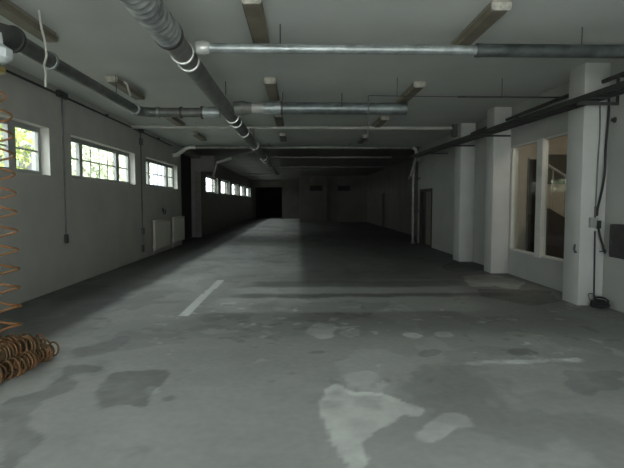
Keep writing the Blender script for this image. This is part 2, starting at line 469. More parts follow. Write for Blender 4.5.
RX0, RX1, RY0, RY1 = XR + 0.16, 8.3, 7.0, 12.5
w.box(RX0, RX1, RY1, RY1 + 0.15, 0, H); w.box(RX1, RX1 + 0.15, RY0, RY1, 0, H); w.box(RX0, RX1, RY0 - .15, RY0, 0, H)
struct('wall_stair_room', w, M['beige'])
dr = struct_empty('door_1', (5.98, RY1, 0))
MB().box(5.80, 6.12, RY1 - 0.04, RY1 - 0.001, 0, 2.62).build('door_leaf', M['door'], dr, smooth=False)
MB().box(5.77, 5.80, RY1 - 0.05, RY1 - 0.001, 0, 2.65).box(6.12, 6.15, RY1 - 0.05, RY1 - 0.001, 0, 2.65).build('door_frame', M['door_g'], dr, smooth=False)
# noticeboard-like dim panel on the stair room wall
pn = thing('wall_panel', 'dim olive panel on the stair room wall, above the stair railing', 'panel', (6.5, RY1, 2.0))
MB().box(6.24, 6.78, RY1 - 0.035, RY1 - 0.001, 2.02, 2.72).build('board', M['greypanel'], pn, smooth=False)
fr = MB()
fr.box(6.22, 6.80, RY1 - 0.045, RY1 - 0.001, 2.72, 2.74); fr.box(6.22, 6.80, RY1 - 0.045, RY1 - 0.001, 2.0, 2.02)
fr.box(6.22, 6.24, RY1 - 0.045, RY1 - 0.001, 2.02, 2.72); fr.box(6.78, 6.80, RY1 - 0.045, RY1 - 0.001, 2.02, 2.72)
fr.build('frame', M['door_g'], pn, smooth=False)
st = thing('staircase', 'dark staircase with pale railing seen through the right wall glazing', 'staircase', (6.6, 11.3, 0))
ns = 9
for k in range(ns):
    xs0 = 5.55 + k * 0.24
    zt = 1.25 - k * 0.13
    MB().box(xs0, xs0 + 0.26, 10.95, 11.95, max(0, zt - 0.20), zt).build('step', M['stair'], st, smooth=False)
sg = MB()
sg.prism([(5.5, 0.0), (7.72, 0.0), (7.72, 0.15), (5.55, 1.41), (5.5, 1.41)], 'y', 10.90, 10.95)
sg.build('side_panel', M['stair'], st, smooth=False)  # dark colour stands for the stringer's shadow side
rl = MB(); rl.tube([(5.5, 10.93, 2.36), (7.7, 10.93, 1.05)], 0.028, 8); rl.build('handrail', M['rail'], st)
for k in range(8):
    x = 5.62 + k * 0.28
    zb = 1.41 - (x - 5.55) * 0.58
    MB().tube([(x, 10.93, zb - 0.1), (x, 10.93, 2.36 - (x - 5.5) * 0.595)], 0.013, 6).build('baluster', M['rail'], st)

# doors further down the right wall
dr = struct_empty('door_2', (XR, DY0, 0))
d = MB(); d.box(XR - 0.015, XR + 0.15, DY0, DY0 + 0.10, 0, DZ); d.box(XR - 0.015, XR + 0.15, DY1 - 0.10, DY1, 0, DZ); d.box(XR - 0.015, XR + 0.15, DY0 + .1, DY1 - .1, DZ - 0.10, DZ)
d.build('door_frame', M['door'], dr, smooth=False)
MB().box(XR + 0.08, XR + 0.12, DY0 + 0.10, DY1 - 0.55, 0.02, DZ - 0.10, 0.004).build('door_leaf', M['door_g'], dr, smooth=False)
MB().box(XR + 0.08, XR + 0.12, DY1 - 0.53, DY1 - 0.10, 0.02, DZ - 0.10, 0.004).build('door_leaf', M['door'], dr, smooth=False)
dr = struct_empty('door_3', (XFAR, 30.7, 0))
MB().box(XFAR + 0.08, XFAR + 0.12, 30.7, 31.9, 0, 2.1).build('door_leaf', M['door'], dr, smooth=False)
# dark ventilation openings in the far partition
va = thing('wall_vent', 'left of two dark slotted vents high on the far partition', 'vent', (1.4, YBLK, 2.6))
def vent(x, root):
    f = MB(); y1 = YBLK - 0.001
    f.box(x - .5, x + .5, y1 - .05, y1, 2.78, 2.82); f.box(x - .5, x + .5, y1 - .05, y1, 2.40, 2.44)
    f.box(x - .5, x - .46, y1 - .05, y1, 2.44, 2.78); f.box(x + .46, x + .5, y1 - .05, y1, 2.44, 2.78)
    f.build('frame', M['darkmetal'], root, smooth=False)
    g = MB().box(x - .46, x + .46, y1 - .02, y1, 2.44, 2.78)
    for k in range(5): g.box(x - .46, x + .46, y1 - .04, y1 - .02, 2.46 + k * .065, 2.49 + k * .065)
    g.build('slats', M['door'], root, smooth=False)
vent(1.4, va)
copy_tree(va, (3.55, YBLK, 2.6), 'right of two dark slotted vents high on the far partition')
va['group'] = 'vents on the far partition'; bpy.data.objects['wall_vent.001']['group'] = 'vents on the far partition'

# ------------------------------------------------------------------ ceiling lights
def make_light(root):
    L = 1.45; zt = 0.0
    MB().prism([(-0.085, 0), (-0.085, -0.03), (-0.055, -0.06), (0.055, -0.06), (0.085, -0.03), (0.085, 0)], 'y', 0.02, L - 0.02).build('housing', M['housing'], root, smooth=False)
    MB().prism([(-0.10, -0.05), (-0.095, -0.088), (-0.075, -0.105), (0.075, -0.105), (0.095, -0.088), (0.10, -0.05)], 'y', 0.03, L - 0.03).build('diffuser', M['diffuser'], root, smooth=False)
    for (a, b) in ((0.0, 0.03), (L - 0.03, L)):
        MB().prism([(-0.104, -0.03), (-0.10, -0.091), (-0.078, -0.108), (0.078, -0.108), (0.10, -0.091), (0.104, -0.03)], 'y', a, b).build('end_cap', M['endcap'], root, smooth=False)
    for y in (0.0, L):
        s = -1 if y == 0.0 else 1
        MB().box(-0.02, 0.02, min(y, y + s * 0.02), max(y, y + s * 0.02), -0.09, -0.06).build('clip', M['cord'], root, smooth=False)
LG = 'unlit fluorescent ceiling lights'
spots = [
    (-2.98, 4.80, 'unlit brown fluorescent ceiling light in the top-left corner, above the dark duct elbow'),
    (-2.98, 8.2, 'short-looking brown ceiling light half hidden by the left dark duct, a pale cord before it'),
    (-2.98, 11.7, 'small dark ceiling light peeping out under the left crosswise duct'),
    (-2.98, 14.6, 'small dark ceiling light between the left crosswise duct and the bent grey pipe'),
    (-0.45, 4.98, 'brown ceiling light touching the top edge, middle row, ending at the long steel pipe'),
    (-0.45, 8.25, 'middle row ceiling light just above the open end of the short steel duct'),
    (-0.45, 11.5, 'middle row ceiling light whose end shows just below the short steel duct'),
    (-0.45, 14.7, 'middle row ceiling light hanging between the white pipe and the bent grey pipe'),
    (2.04, 5.08, 'large brown ceiling light at the upper right, its pale end cap facing out'),
    (2.04, 8.45, 'right row ceiling light above the far end of the short steel duct'),
    (2.04, 11.8, 'right row ceiling light crossing above the thin white pipe'),
    (2.04, 15.1, 'faint right row ceiling light just behind the thin white pipe'),
]
root = None
for (x, y, lb) in spots:
    if root is None:
        root = thing('ceiling_light', lb, 'ceiling light', (0, 0, 0), LG); make_light(root); root.location = (x, y, H - 0.001)
    else: copy_tree(root, (x, y, H - 0.001), lb)

# ------------------------------------------------------------------ the long ventilation duct
XD, ZD = -1.315, 3.25
dk = thing('ventilation_duct', 'long round metal duct running down the hall, spiral-seamed near section', 'duct', (XD, 2.0, ZD))
# spiral section with a helical seam
sp = MB(); ys = np.arange(1.0, 5.25, 0.02)
sp.tube([(XD, y, ZD) for y in ys], [0.134 + 0.011 * (1 if (y / 0.11) % 1 < 0.25 else 0) for y in ys], 32)
sp.build('spiral_section', M['spiral'], dk)
MB().tube([(XD, 5.2, ZD), (XD, 30.5, ZD)], 0.12, 28).build('straight_section', M['duct'], dk)
MB().tube([(XD, 5.20, ZD), (XD, 5.27, ZD)], 0.15, 28).build('clamp', M['darkmetal'], dk)
for y in (5.86, 6.18, 10.15, 10.75, 12.3, 15.2, 19.2, 20.4, 23.6):
    c = MB(); c.tube([(XD, y - 0.022, ZD), (XD, y - 0.02, ZD), (XD, y + 0.02, ZD), (XD, y + 0.022, ZD)], [0.128, 0.136, 0.136, 0.128], 28)
    c.build('collar', M['collar'], dk)
for y in (4.55, 8.6, 14, 18, 22.5):
    h = MB(); h.tube([(XD + 0.10, y, ZD + 0.10), (XD + 0.10, y, H)], 0.007, 6); h.build('hanger', M['darkmetal'], dk)

# ------------------------------------------------------------------ left duct: along the wall, elbow, across to the long duct
XP, ZP, YP = -2.90, 3.20, 9.42
ld = thing('branch_duct', 'dark round duct along the left side, bending across to the long duct', 'duct', (XP, 6, ZP))
r0 = 0.075
pts = [(-4.30, 5.06, ZP)] + arc((XP, 5.06, ZP), (-0.22, 0, 0), (0, 0.22, 0))
MB().tube(pts, 0.115, 24).build('elbow', M['darkmetal'], ld)
MB().tube([(XP, 5.26, ZP), (XP, 6.05, ZP)], 0.088, 24).build('sleeve', M['branch'], ld)
MB().tube([(XP, 6.0, ZP), (XP, YP - 0.3, ZP)], r0, 24).build('long_section', M['branch'], ld)
el = arc((XP, YP, ZP), (0, -0.24, 0), (0.24, 0, 0))
MB().tube([(XP, YP - 0.32, ZP)] + el + [(XP + 0.34, YP, ZP)], 0.088, 24).build('elbow', M['branch'], ld)
MB().tube([(XP + 0.3, YP, ZP), (XD - 0.42, YP, ZP)], 0.086, 24).build('cross_section', M['branch'], ld)
MB().tube([(XD - 0.44, YP, ZP), (XD - 0.126, YP, ZP)], 0.105, 24).build('tee', M['galv'], ld)
for (p, d) in (((XP, 5.28, ZP), 'y'), ((XP, 6.05, ZP), 'y'), ((XP, YP - 0.33, ZP), 'y'), ((XP + 0.33, YP, ZP), 'x'), ((XP + 0.75, YP, ZP), 'x'), ((XD - 0.45, YP, ZP), 'x')):
    e = Vector((0, 0.02, 0)) if d == 'y' else Vector((0.02, 0, 0))
    big = 0.135 if p[1] < 5.5 else 0.104
    dark = p[1] < 5.5 or p[0] > XP + 0.5
    if p[0] > XD - 0.5: big = 0.118
    MB().tube([Vector(p) - e, Vector(p) + e], big, 24).build('collar', M['darkmetal' if dark else 'galv'], ld)
for y in (8.2,):
    MB().tube([(XP, y, ZP + 0.07), (XP, y, H)], 0.007, 6).build('hanger', M['darkmetal'], ld)

# ------------------------------------------------------------------ short steel duct on the other side
sd = thing('cross_duct', 'short shiny round steel duct crossing right of the long duct, open at one end', 'duct', (0.4, 9.55, 3.40))
ZS, YS = 3.31, 9.55
MB().tube([(XD + 0.126, YS, ZS - .02), (XD + 0.28, YS, ZS), (-0.86, YS, ZS)], [0.13, 0.13, 0.10], 24).build('tee', M['duct'], sd)
MB().tube([(-0.64, YS, ZS), (-0.30, YS, ZS)], 0.122, 24).build('end_sleeve', M['galv'], sd)
MB().tube([(-0.30, YS, ZS), (2.06, YS, ZS)], 0.112, 24).build('pipe', M['midgalv'], sd)
MB().tube([(-0.32, YS, ZS), (-0.28, YS, ZS)], 0.131, 24).build('clamp', M['darkmetal'], sd)
MB().tube([(-0.88, YS, ZS), (-0.62, YS, ZS)], 0.097, 24).build('white_joint', M['whitepipe'], sd)
for x in (-0.28, 0.82):
    MB().tube([(x, YS - 0.115, ZS), (x, YS - 0.115, H)], 0.009, 6).build('hanger', M['darkmetal'], sd)

# ------------------------------------------------------------------ long steel pipe across the front
YG = 5.85; ZG = 3.30
gp = thing('steel_pipe', 'long galvanised pipe crossing the whole ceiling in front, rounded cap at its left end', 'pipe', (1.5, YG, ZG))
MB().tube([(-1.08, YG, ZG), (2.12, YG, ZG)], 0.055, 20).build('pipe', M['galv'], gp)
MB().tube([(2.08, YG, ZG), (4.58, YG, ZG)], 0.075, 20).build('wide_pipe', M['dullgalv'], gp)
cp = MB(); cp.tube([(-1.17 , YG, ZG), (-1.165, YG, ZG), (-1.145, YG, ZG), (-1.10, YG, ZG), (-1.04, YG, ZG), (-1.0, YG, ZG)], [0.03, 0.058, 0.077, 0.082, 0.080, 0.058], 20)
cp.build('end_cap', M['collar'], gp)
MB().tube([(2.06, YG, ZG), (2.12, YG, ZG)], 0.079, 20).build('collar', M['dullgalv'], gp)
for x in (-0.2, 3.3):
    MB().tube([(x, YG, ZG + 0.05), (x, YG, H)], 0.006, 6).build('hanger', M['darkmetal'], gp)

# ------------------------------------------------------------------ thinner pipes crossing the ceiling, one behind the other
YW = 12.95
wp = thing('white_pipe', 'thin white pipe crossing the ceiling from the left wall to the pillars', 'pipe', (0, YW, 3.46))
zw = 1.55 + 1.90
MB().tube([(XL + 0.02, YW, zw), (4.05, YW, zw)], 0.042, 12).build('pipe', M['whitepipe'], wp)
MB().box(3.98, 4.1, YW - .08, YW + .08, zw - .22, zw + .1, .01).build('bracket', M['darkmetal'], wp)
for x in (-2.6, 0.0, 2.6):
    MB().tube([(x, YW, zw), (x, YW, H)], 0.008, 6).build('hanger', M['whitepipe'], wp)

YE = 17.4; zE = 1.55 + 1.88
bp_ = thing('bent_pipe', 'grey pipe with bent pale ends at both walls, crossing behind the thin white pipe', 'pipe', (0, YE, zE))
ptl = [(XL + 0.01, YE - 0.2, zE - 0.30), (XL + 0.14, YE - 0.14, zE - 0.28), (XL + 0.42, YE - 0.02, zE - 0.04), (XL + 0.58, YE, zE), (XL + 0.75, YE, zE)]
MB().tube([(XL + 0.5, YE, zE), (4.0, YE, zE)], 0.058, 14).build('pipe', M['greypipe'], bp_)
MB().tube(ptl, 0.072, 14).build('bend', M['collar'], bp_)
for x in (-1.0, 1.8):
    MB().tube([(x, YE, zE), (x, YE, H)], 0.01, 6).build('hanger', M['darkmetal'], bp_)
for (y, xa_, xb_, r, lb) in ((22.0, -1.2, 4.1, 0.05, 'dim pipe crossing the ceiling just behind the shiny grey bent pipe'),
                       (28.0, -1.0, 4.9, 0.05, 'faint pipe crossing the dark far ceiling, third behind the white pipe'),
                       (36.0, -4.2, -1.2, 0.06, 'faint short pipe crossing near the dark far doorway')):
    t_ = thing('ceiling_pipe', lb, 'pipe', ((xa_ + xb_) / 2, y, 3.45))
    MB().tube([(xa_, y, 3.50), (xb_, y, 3.50)], r, 12).build('pipe', M['greypipe'], t_)
    for x in (xa_ + .4, xb_ - .4): MB().tube([(x, y, 3.50), (x, y, H)], 0.01, 6).build('hanger', M['darkmetal'], t_)

# slanting branch pipe on the left, beyond the passage
q = thing('slanted_pipe', 'slanting pale pipe with a short drop, above the far left windows', 'pipe', (-3.2, 20, 3.1))
pa, pb, pc, pd = at(213, 177, y=20), at(217, 162.5, y=20), at(232, 158, y=19.6), at(256, 150.5, y=19)
MB().tube([pa, pb], 0.05, 12).build('drop', M['greypipe'], q)
MB().tube([pb, pc], 0.055, 12).build('sleeve', M['collar'], q)
MB().tube([pc, pd], 0.045, 12).build('pipe', M['greypipe'], q)

# thin hung bar with cable drop, right of centre
YH = 8.25; zb = 3.27
hb = thing('hung_conduit', 'thin dark conduit hung level under the ceiling, right half, with a cable drop', 'conduit', (2.8, YH, zb))
MB().tube([(2.62, YH, zb), (4.4, YH, zb)], 0.015, 8).build('conduit', M['darkmetal'], hb)
MB().tube([(1.15, YH, zb + .01), (2.65, YH, zb)], 0.006, 6).build('wire', M['darkmetal'], hb)
MB().tube([(1.15, YH, zb + .01), (1.15, YH, zb - 0.72)], 0.011, 6).build('cable_drop', M['greycable'], hb)
for x in (1.62, 3.35):
    MB().tube([(x, YH, zb), (x, YH, H)], 0.005, 6).build('hanger', M['darkmetal'], hb)

# ------------------------------------------------------------------ cable tray along the pillars
ZT = 2.93
TK, TY = 0.0145, 7.3
slp = lambda mb: slope(mb, TK, TY)
tr = thing('cable_tray', 'long dark cable tray running along the pillars on the right', 'cable tray', (4.0, 8, ZT))
TX0, TX1 = 3.86, 4.13
TY0, TY1 = 2.0, 17.2
slp(MB().box(TX0, TX0 + 0.012, TY0, TY1, ZT, ZT + 0.075)).build('side_rail', M['tray'], tr, smooth=False)
slp(MB().box(TX1 - 0.012, TX1, TY0, TY1, ZT, ZT + 0.075)).build('side_rail', M['tray'], tr, smooth=False)
rg = MB()
y = TY0 + .1
while y < TY1: rg.box(TX0 + .012, TX1 - .012, y, y + 0.03, ZT, ZT + 0.015); y += 0.25
g_ = slp(rg).build('rungs', M['tray'], tr, smooth=False); g_['kind'] = 'stuff'
for k, (x, r) in enumerate(((3.90, .02), (3.945, .022), (3.99, .018), (4.03, .02), (4.075, .022), (4.10, .015))):
    pts = [(x + 0.006 * math.sin(i * 1.7 + k), TY0 + i * 0.4, ZT + 0.015 + r) for i in range(int((TY1 - TY0) / 0.4) + 1)]
    slp(MB().tube(pts, r, 8)).build('cable', M['cable'], tr)
for (y, xe) in ((6.86, 4.42), (10.63, 4.53), (12.80, 4.53), (5.0, XR - .001), (15.2, XR - .001)):
    b_ = MB(); b_.box(TX0 - 0.02, xe, y, y + 0.04, ZT - 0.04, ZT - 0.001); slp(b_).build('bracket', M['tray'], tr, smooth=False)
# hanging slats at the near brackets seen as a thin frame
b_ = MB(); b_.box(4.395, 4.42, 6.86, 6.90, ZT - 0.01, 3.29); b_.build('bracket_post', M['tray'], tr, smooth=False)

for i, (a, b, lb) in enumerate(((3.0, 7.29, 'dark pipe length on the right wall ahead of the nearest pillar, above the tray'),
                  (7.75, 10.67, 'dark pipe length on the right wall above the glazed opening'),
                  (11.11, 12.84, 'short dark pipe length on the right wall between the two farther pillars'))):
    o = thing('wall_pipe', lb, 'pipe', (4.45, a, 3.30))
    MB().tube([(4.45, a, 3.30), (4.45, b, 3.30)], 0.032, 12).build('pipe', M['darkmetal'], o)
    for y in (a + 0.4, b - 0.4): MB().box(4.44, XR - .001, y, y + 0.03, 3.27, 3.29).build('clip', M['darkmetal'], o, smooth=False)

# standpipe and pipe knot at the end of the tray
sp_ = thing('standpipe', 'pale upright pipe from floor to cable tray at the far end of the pillared wall', 'pipe', (4.38, 18.7, 0))
MB().tube([(4.31, 18.62, 0), (4.31, 18.62, 2.9)] + arc((4.31, 18.62, 3.05), (0, 0, -.15), (0, -.15, 0)) + [(4.31, 17.9, 3.05)], 0.055, 12).build('pipe', M['greypipe'], sp_)
MB().tube([(4.31, 18.62, 0), (4.31, 18.62, 0.05)], 0.09, 12).build('base_flange', M['greypipe'], sp_)
for z in (1.2, 2.4): MB().box(4.31, XR - .003, 18.60, 18.64, z, z + .04).build('clamp', M['darkmetal'], sp_, smooth=False)
MB().tube([(3.98, YE, zE), (4.08, YE, zE - .04), (4.12, YE, zE - .16), (4.10, YE, zE - 0.3)], 0.06, 12).build('elbow', M['collar'], bp_)
MB().tube([(4.10, YE, zE - 0.28), (4.02, YE, zE - 0.6), (3.93, YE, zE - 0.95), (3.95, YE + .3, zE - 1.05)], 0.045, 12).build('drop', M['greypipe'], bp_)

# ------------------------------------------------------------------ pillar fittings
zj = at(594, 223, y=7.30)
jb = thing('socket_box', 'small grey junction box halfway up the nearest pillar', 'socket box', (zj.x, 7.30, zj.z))
MB().box(zj.x - 0.085, zj.x + 0.03, 7.24, 7.299, zj.z - 0.07, zj.z + 0.08, 0.008).build('box', M['boxgrey'], jb)
MB().box(zj.x + 0.005, zj.x + 0.07, 7.225, 7.28, zj.z - 0.08, zj.z + 0.04, 0.008).build('plug', M['cable'], jb)
MB().tube([(zj.x + .0, 7.28, zj.z + .08), (zj.x + .0, 7.28, zj.z + .25)], 0.016, 8).build('gland', M['greycable'], jb)
def cable(name, label, pix, r, m, y=7.28, cat='cable'):
    pts = [at(px, py, y=y) for px, py in pix]
    out = []
    P = [pts[0]] + pts + [pts[-1]]
    for i in range(1, len(P) - 2):
        for k in range(6):
            t = k / 6
            a, b, c, d = P[i - 1], P[i], P[i + 1], P[i + 2]
            out.append(0.5 * ((2 * b) + (c - a) * t + (2 * a - 5 * b + 4 * c - d) * t * t + (3 * b - a - 3 * c + d) * t ** 3))
    out.append(pts[-1])
    return tag(MB().tube(out, r, 8).build(name, m), label, cat)
cable('power_cable', 'black cable dropping in a curve from the tray to the pillar junction box', [(609, 98), (608.5, 115), (606, 145), (604.5, 175), (601, 195), (598, 207), (597, 216)], 0.017, M['cable'], y=7.24)
cable('thin_conduit', 'thin pale conduit down the nearest pillar beside the black cable', [(600, 103), (600, 130), (598, 160), (596.5, 190), (595.5, 207)], 0.010, M['greycable'])
cable('floor_cable', 'straight black cable from the pillar junction box down to the cable coil', [(595, 231), (594.6, 255), (594.2, 280), (594, 297)], 0.012, M['cable'])
cable('loose_lead', 'short slack black lead hanging from the junction box to a wall hook', [(598.5, 228), (600.5, 238), (603, 246), (604.5, 252)], 0.016, M['cable'], y=7.24)
wh = thing('wall_hook', 'small dark hook on the wall under the slack black lead', 'hook', (XR, 7.24, 0.8))
hp = at(605, 251.5, y=7.24)
MB().tube([(hp.x - .08, 7.24, hp.z), (XR - .001, 7.24, hp.z)], 0.008, 6).build('bar', M['darkmetal'], wh)
MB().tube([(hp.x + .0, 7.24, hp.z - .03), (hp.x + .0, 7.24, hp.z + .03)], 0.014, 8).build('tip', M['cable'], wh)
# cable coil
cc = thing('cable_coil', 'tangled black cable coil lying on the floor at the nearest pillar', 'cable coil', (4.40, 7.22, 0))
def ring(cx, cy, cz, R, tilt, yaw, r, n=28, wob=0.02, turns=1):
    pts = []
    for i in range(n * turns + 1):
        a = 2 * PI * i / n
        v = Vector(((R + wob * math.sin(3 * a + i * .13)) * math.cos(a), (R + wob * math.cos(2 * a)) * math.sin(a), 0.012 * i / n))
        v.rotate(Euler((tilt, 0, yaw)))
        p = Vector((cx, cy, cz)) + v
        p.z = max(p.z, r); pts.append(p)
    return pts
ccx, ccy = at(598, 305, z=0.04).x, at(598, 305, z=0.04).y
for k in range(6):
    MB().tube(ring(ccx + .02 * random.uniform(-1, 1), ccy + .02 - .02 * k, 0.04 + 0.012 * k, 0.085 + .015 * random.uniform(-1, 1), 0.35 + 0.12 * k, 0.3 * random.uniform(-1, 1) - 0.5, 0.011, wob=.012), 0.011, 8).build('loop', M['cable'], cc)
MB().tube(ring(ccx - .075, ccy + .04, 0.15, 0.06, 1.2, 0.2, 0.008, wob=.008), 0.008, 8).build('loop', M['greycable'], cc)
MB().tube(ring(ccx - .01, ccy, 0.05, 0.05, 0.15, 0, .026, wob=.01), 0.026, 8).build('bundle', M['cable'], cc)
MB().tube(ring(ccx + .05, ccy - .07, 0.04, 0.045, 0.1, 0, .024, wob=.01), 0.024, 8).build('bundle', M['cable'], cc)

bk = at(576, 249, x=4.185)
hk = thing('pillar_hook', 'small dark latch on the aisle face of the nearest pillar', 'latch', (4.185, bk.y, bk.z))
MB().box(4.17, 4.184, bk.y - .035, bk.y + .035, bk.z - .06, bk.z - .035, .003).build('plate', M['darkmetal'], hk)
MB().tube([(4.175, bk.y, bk.z - .05), (4.155, bk.y, bk.z), (4.165, bk.y, bk.z + .07)], 0.016, 8).build('hook', M['darkmetal'], hk)
# dark wall box
a_, b_ = at(610, 224, x=XR - .12), at(610, 257, x=XR - .12)
db = thing('wall_box', 'dark flat cabinet hung on the right wall at the picture edge', 'cabinet', (XR, 6.6, 1.1))
yb = a_.y; zt, zl = a_.z, b_.z
MB().box(XR - .12, XR - .001, yb - 0.85, yb, zl, zt, .01).build('body', M['boxdark'], db)
MB().box(XR - .135, XR - .12, yb - 0.83, yb - .02, zl + .02, zt - .02, .004).build('door', M['boxdark'], db)
MB().box(XR - .15, XR - .135, yb - 0.10, yb - .07, (zl + zt) / 2 - .04, (zl + zt) / 2 + .04, .003).build('handle', M['darkmetal'], db)
sk = at(614.5, 120, x=XR - .01)
s_ = thing('wall_stud', 'small black peg high on the right wall near the picture edge', 'peg', (XR, sk.y, sk.z))
MB().tube([(XR - .001, sk.y, sk.z), (XR - .05, sk.y, sk.z)], 0.028, 10).build('peg', M['cable'], s_)
MB().tube([(XR - .001, sk.y, sk.z), (XR - .012, sk.y, sk.z)], 0.042, 12).build('plate', M['darkmetal'], s_)
# twin dark pipes at the third pillar
tp = thing('pipe_stub', 'pair of thin dark upright pipes at the foot of the wall by the third pillar', 'pipe', (4.5, 13.6, 0))
MB().tube([(4.40, 13.42, 0.0), (4.40, 13.42, 1.0)], 0.035, 10).build('pipe', M['cable'], tp)
MB().tube([(4.40, 13.85, 0.0), (4.40, 13.85, .78)], 0.03, 10).build('pipe', M['cable'], tp)
MB().box(4.36, XR - .001, 13.40, 13.88, .70, .74).build('bracket', M['darkmetal'], tp, smooth=False)

# ------------------------------------------------------------------ left wall fittings
ct = thing('wall_conduit', 'thin dark conduit along the top of the left wall', 'conduit', (XL, 10, 3.46))
zc = 1.55 + 0.452 * 4.22
MB().tube([(XL + .03, 3.5, zc), (XL + .03, 17.0, zc - .03)], 0.020, 8).build('conduit', M['darkmetal'], ct)
for y in (9.05, 13.55):
    MB().box(XL, XL + .07, y - .02, y + .32, zc - .05, zc + .06, .01).build('junction_box', M['darkmetal'], ct)
for y in (5.2, 7.1, 11.3, 15.4):
    MB().box(XL, XL + .06, y, y + .04, zc - .03, zc + .03).build('clip', M['darkmetal'], ct, smooth=False)
for (px, py0, py1, lb, ph) in ((66.3, 99, 243, 'thin vertical conduit with a switch, left wall between the two nearest windows', 0.16),
                     (143, 130, 252, 'thin vertical conduit with a small box, left wall between second and third windows', 0.2)):
    p1 = at(px, py1, x=XL + .02); p0 = at(px - 1, py0, x=XL + .02)
    y = p1.y
    o = thing('drop_conduit', lb, 'conduit', (XL, y, p1.z))
    MB().tube([(XL + .02, y, p1.z + .1), (XL + .02, y, zc - .05)], 0.016, 8).build('conduit', M['greycable'], o)
    MB().box(XL, XL + .05, y - .04, y + .04, p1.z, p1.z + ph, .006).build('switch', M['darkmetal'], o)
    if px > 100:
        pz = at(px, 231, x=XL + .02).z
        MB().box(XL, XL + .06, y - .07, y + .07, pz - .09, pz + .09, .006).build('box', M['greycable'], o)
        MB().box(XL, XL + .06, y - .10, y + .10, zc - .38, zc - .2, .006).build('upper_box', M['greycable'], o)
RG = 'radiators under the third window'
def radiator(root, y0, y1, z0, z1):
    b = MB(); x = XL
    b.box(x + .05, x + .12, y0, y1, z0, z1, .012)
    n = int((y1 - y0) / 0.11)
    for k in range(n):
        yy = y0 + .05 + k * (y1 - y0 - .1) / max(1, n - 1)
        b.box(x + .115, x + .128, yy - .025, yy + .025, z0 + .05, z1 - .05, .006)
    b.build('panel', M['radiator'], root)
    MB().box(x + .04, x + .13, y0 - .005, y1 + .005, z1 - .005, z1 + .02, .005).build('top_grille', M['radiator'], root)
    MB().tube([(x + .09, y0 - .08, z0 + .1), (x + .09, y0 + .02, z0 + .1)], .025, 10).build('valve', M['whiteplastic'], root)
    MB().tube([(x + .09, y0 - .06, z0 + .1), (x + .09, y0 - .06, 0.0)], .012, 8).build('feed_pipe', M['whitepipe'], root)
    for yy in (y0 + .2, y1 - .2): MB().box(x + .001, x + .05, yy - .02, yy + .02, z0 + .2, z1 - .1).build('bracket', M['darkmetal'], root, smooth=False)
o = thing('radiator', 'pale panel radiator on the left wall, nearer and larger of the pair', 'radiator', (XL, 15.4, .1), RG)
radiator(o, 14.55, 16.3, 0.14, 1.0)
o = thing('radiator', 'pale panel radiator on the left wall, farther of the pair, beside the passage', 'radiator', (XL, 17.4, .1), RG)
radiator(o, 16.75, 18.3, 0.18, 1.02)
o = thing('pipe_hook', 'small dark loop on the left wall above the nearer radiator', 'hook', (XL, 16, 1.3))
lp = at(164.5, 211, x=XL + .02)
MB().tube([(XL + .02, lp.y + .16 * math.cos(a), lp.z + .10 * math.sin(a)) for a in np.linspace(-PI, 0.4, 14)], .016, 8).build('loop', M['darkmetal'], o)
MB().box(XL, XL + .04, lp.y - .19, lp.y - .13, lp.z - .03, lp.z + .1).build('plate', M['darkmetal'], o, smooth=False)

# ------------------------------------------------------------------ hose, outlet, dangling cord
hx, hy = -2.75, 4.74
ao = thing('air_outlet', 'white plastic outlet with brass fitting under the dark duct elbow, top left', 'outlet', (hx, hy, 2.9))
zo = at(6, 55, y=hy).z
MB().tube([(hx, hy, zo + .20), (hx, hy, zo + .10), (hx, hy, zo + .05), (hx, hy, zo - .03), (hx, hy, zo - .07)], [.05, .06, .135, .13, .07], 10).build('body', M['whiteplastic'], ao)
MB().tube([(hx, hy, zo - .06), (hx, hy, zo - .11), (hx, hy, zo - .115), (hx, hy, zo - .16)], [.03, .03, .075, .07], 8).build('fitting', M['brass'], ao)
hz = thing('spiral_hose', 'orange spiral air hose hanging at the left edge, its lower coils heaped on the floor', 'hose', (hx, hy, 0))
pts = []
zt = zo - .175
# stretched hanging coil
turns = (zt - 0.16) / 0.178
n = int(turns * 20)
for i in range(n + 1):
    a = 2 * PI * i / 20; f = i / n
    R = 0.112 * min(1, 6 * f + .15)
    pts.append((hx - .015 + .03 * f + R * math.cos(a), hy + R * math.sin(a), zt + (0.16 - zt) * f))
hang = MB().tube(pts, 0.0105, 7).build('hanging_coil', M['hose'], hz)
# tight coils heaped on the floor: rows of spring lying down
def spring(path, R, pitch, jit):
    L = [0]
    for i in range(1, len(path)): L.append(L[-1] + (Vector(path[i]) - Vector(path[i - 1])).length)
    n = int(L[-1] / pitch * 16); out = []
    for i in range(n + 1):
        s = L[-1] * i / n; j = 1
        while j < len(L) - 1 and L[j] < s: j += 1
        f = (s - L[j - 1]) / (L[j] - L[j - 1])
        p = Vector(path[j - 1]).lerp(Vector(path[j]), f); t = (Vector(path[j]) - Vector(path[j - 1])).normalized()
        u = Vector((0, 0, 1)); v = t.cross(u).normalized(); a = 2 * PI * i / 16
        rr = R * (1 + jit * math.sin(i * .071 + path[0][0] * 9))
        q_ = p + v * rr * math.cos(a) + u * rr * math.sin(a) + t * .03 * math.sin(i * .05)
        q_.z = max(q_.z, .014); out.append(q_)
    return out
rows = []
for k in range(6):
    x0 = -2.45 - .105 * k
    rows.append([(x0 + .03 * random.uniform(-1, 1), 5.30 - .05 * abs(k - 2), .085), (x0 - .05 + .04 * random.uniform(-1, 1), 4.95, .085), (x0 - .12 + .04 * random.uniform(-1, 1), 4.6, .085), (x0 - .22, 4.15 + .05 * k, .085)])
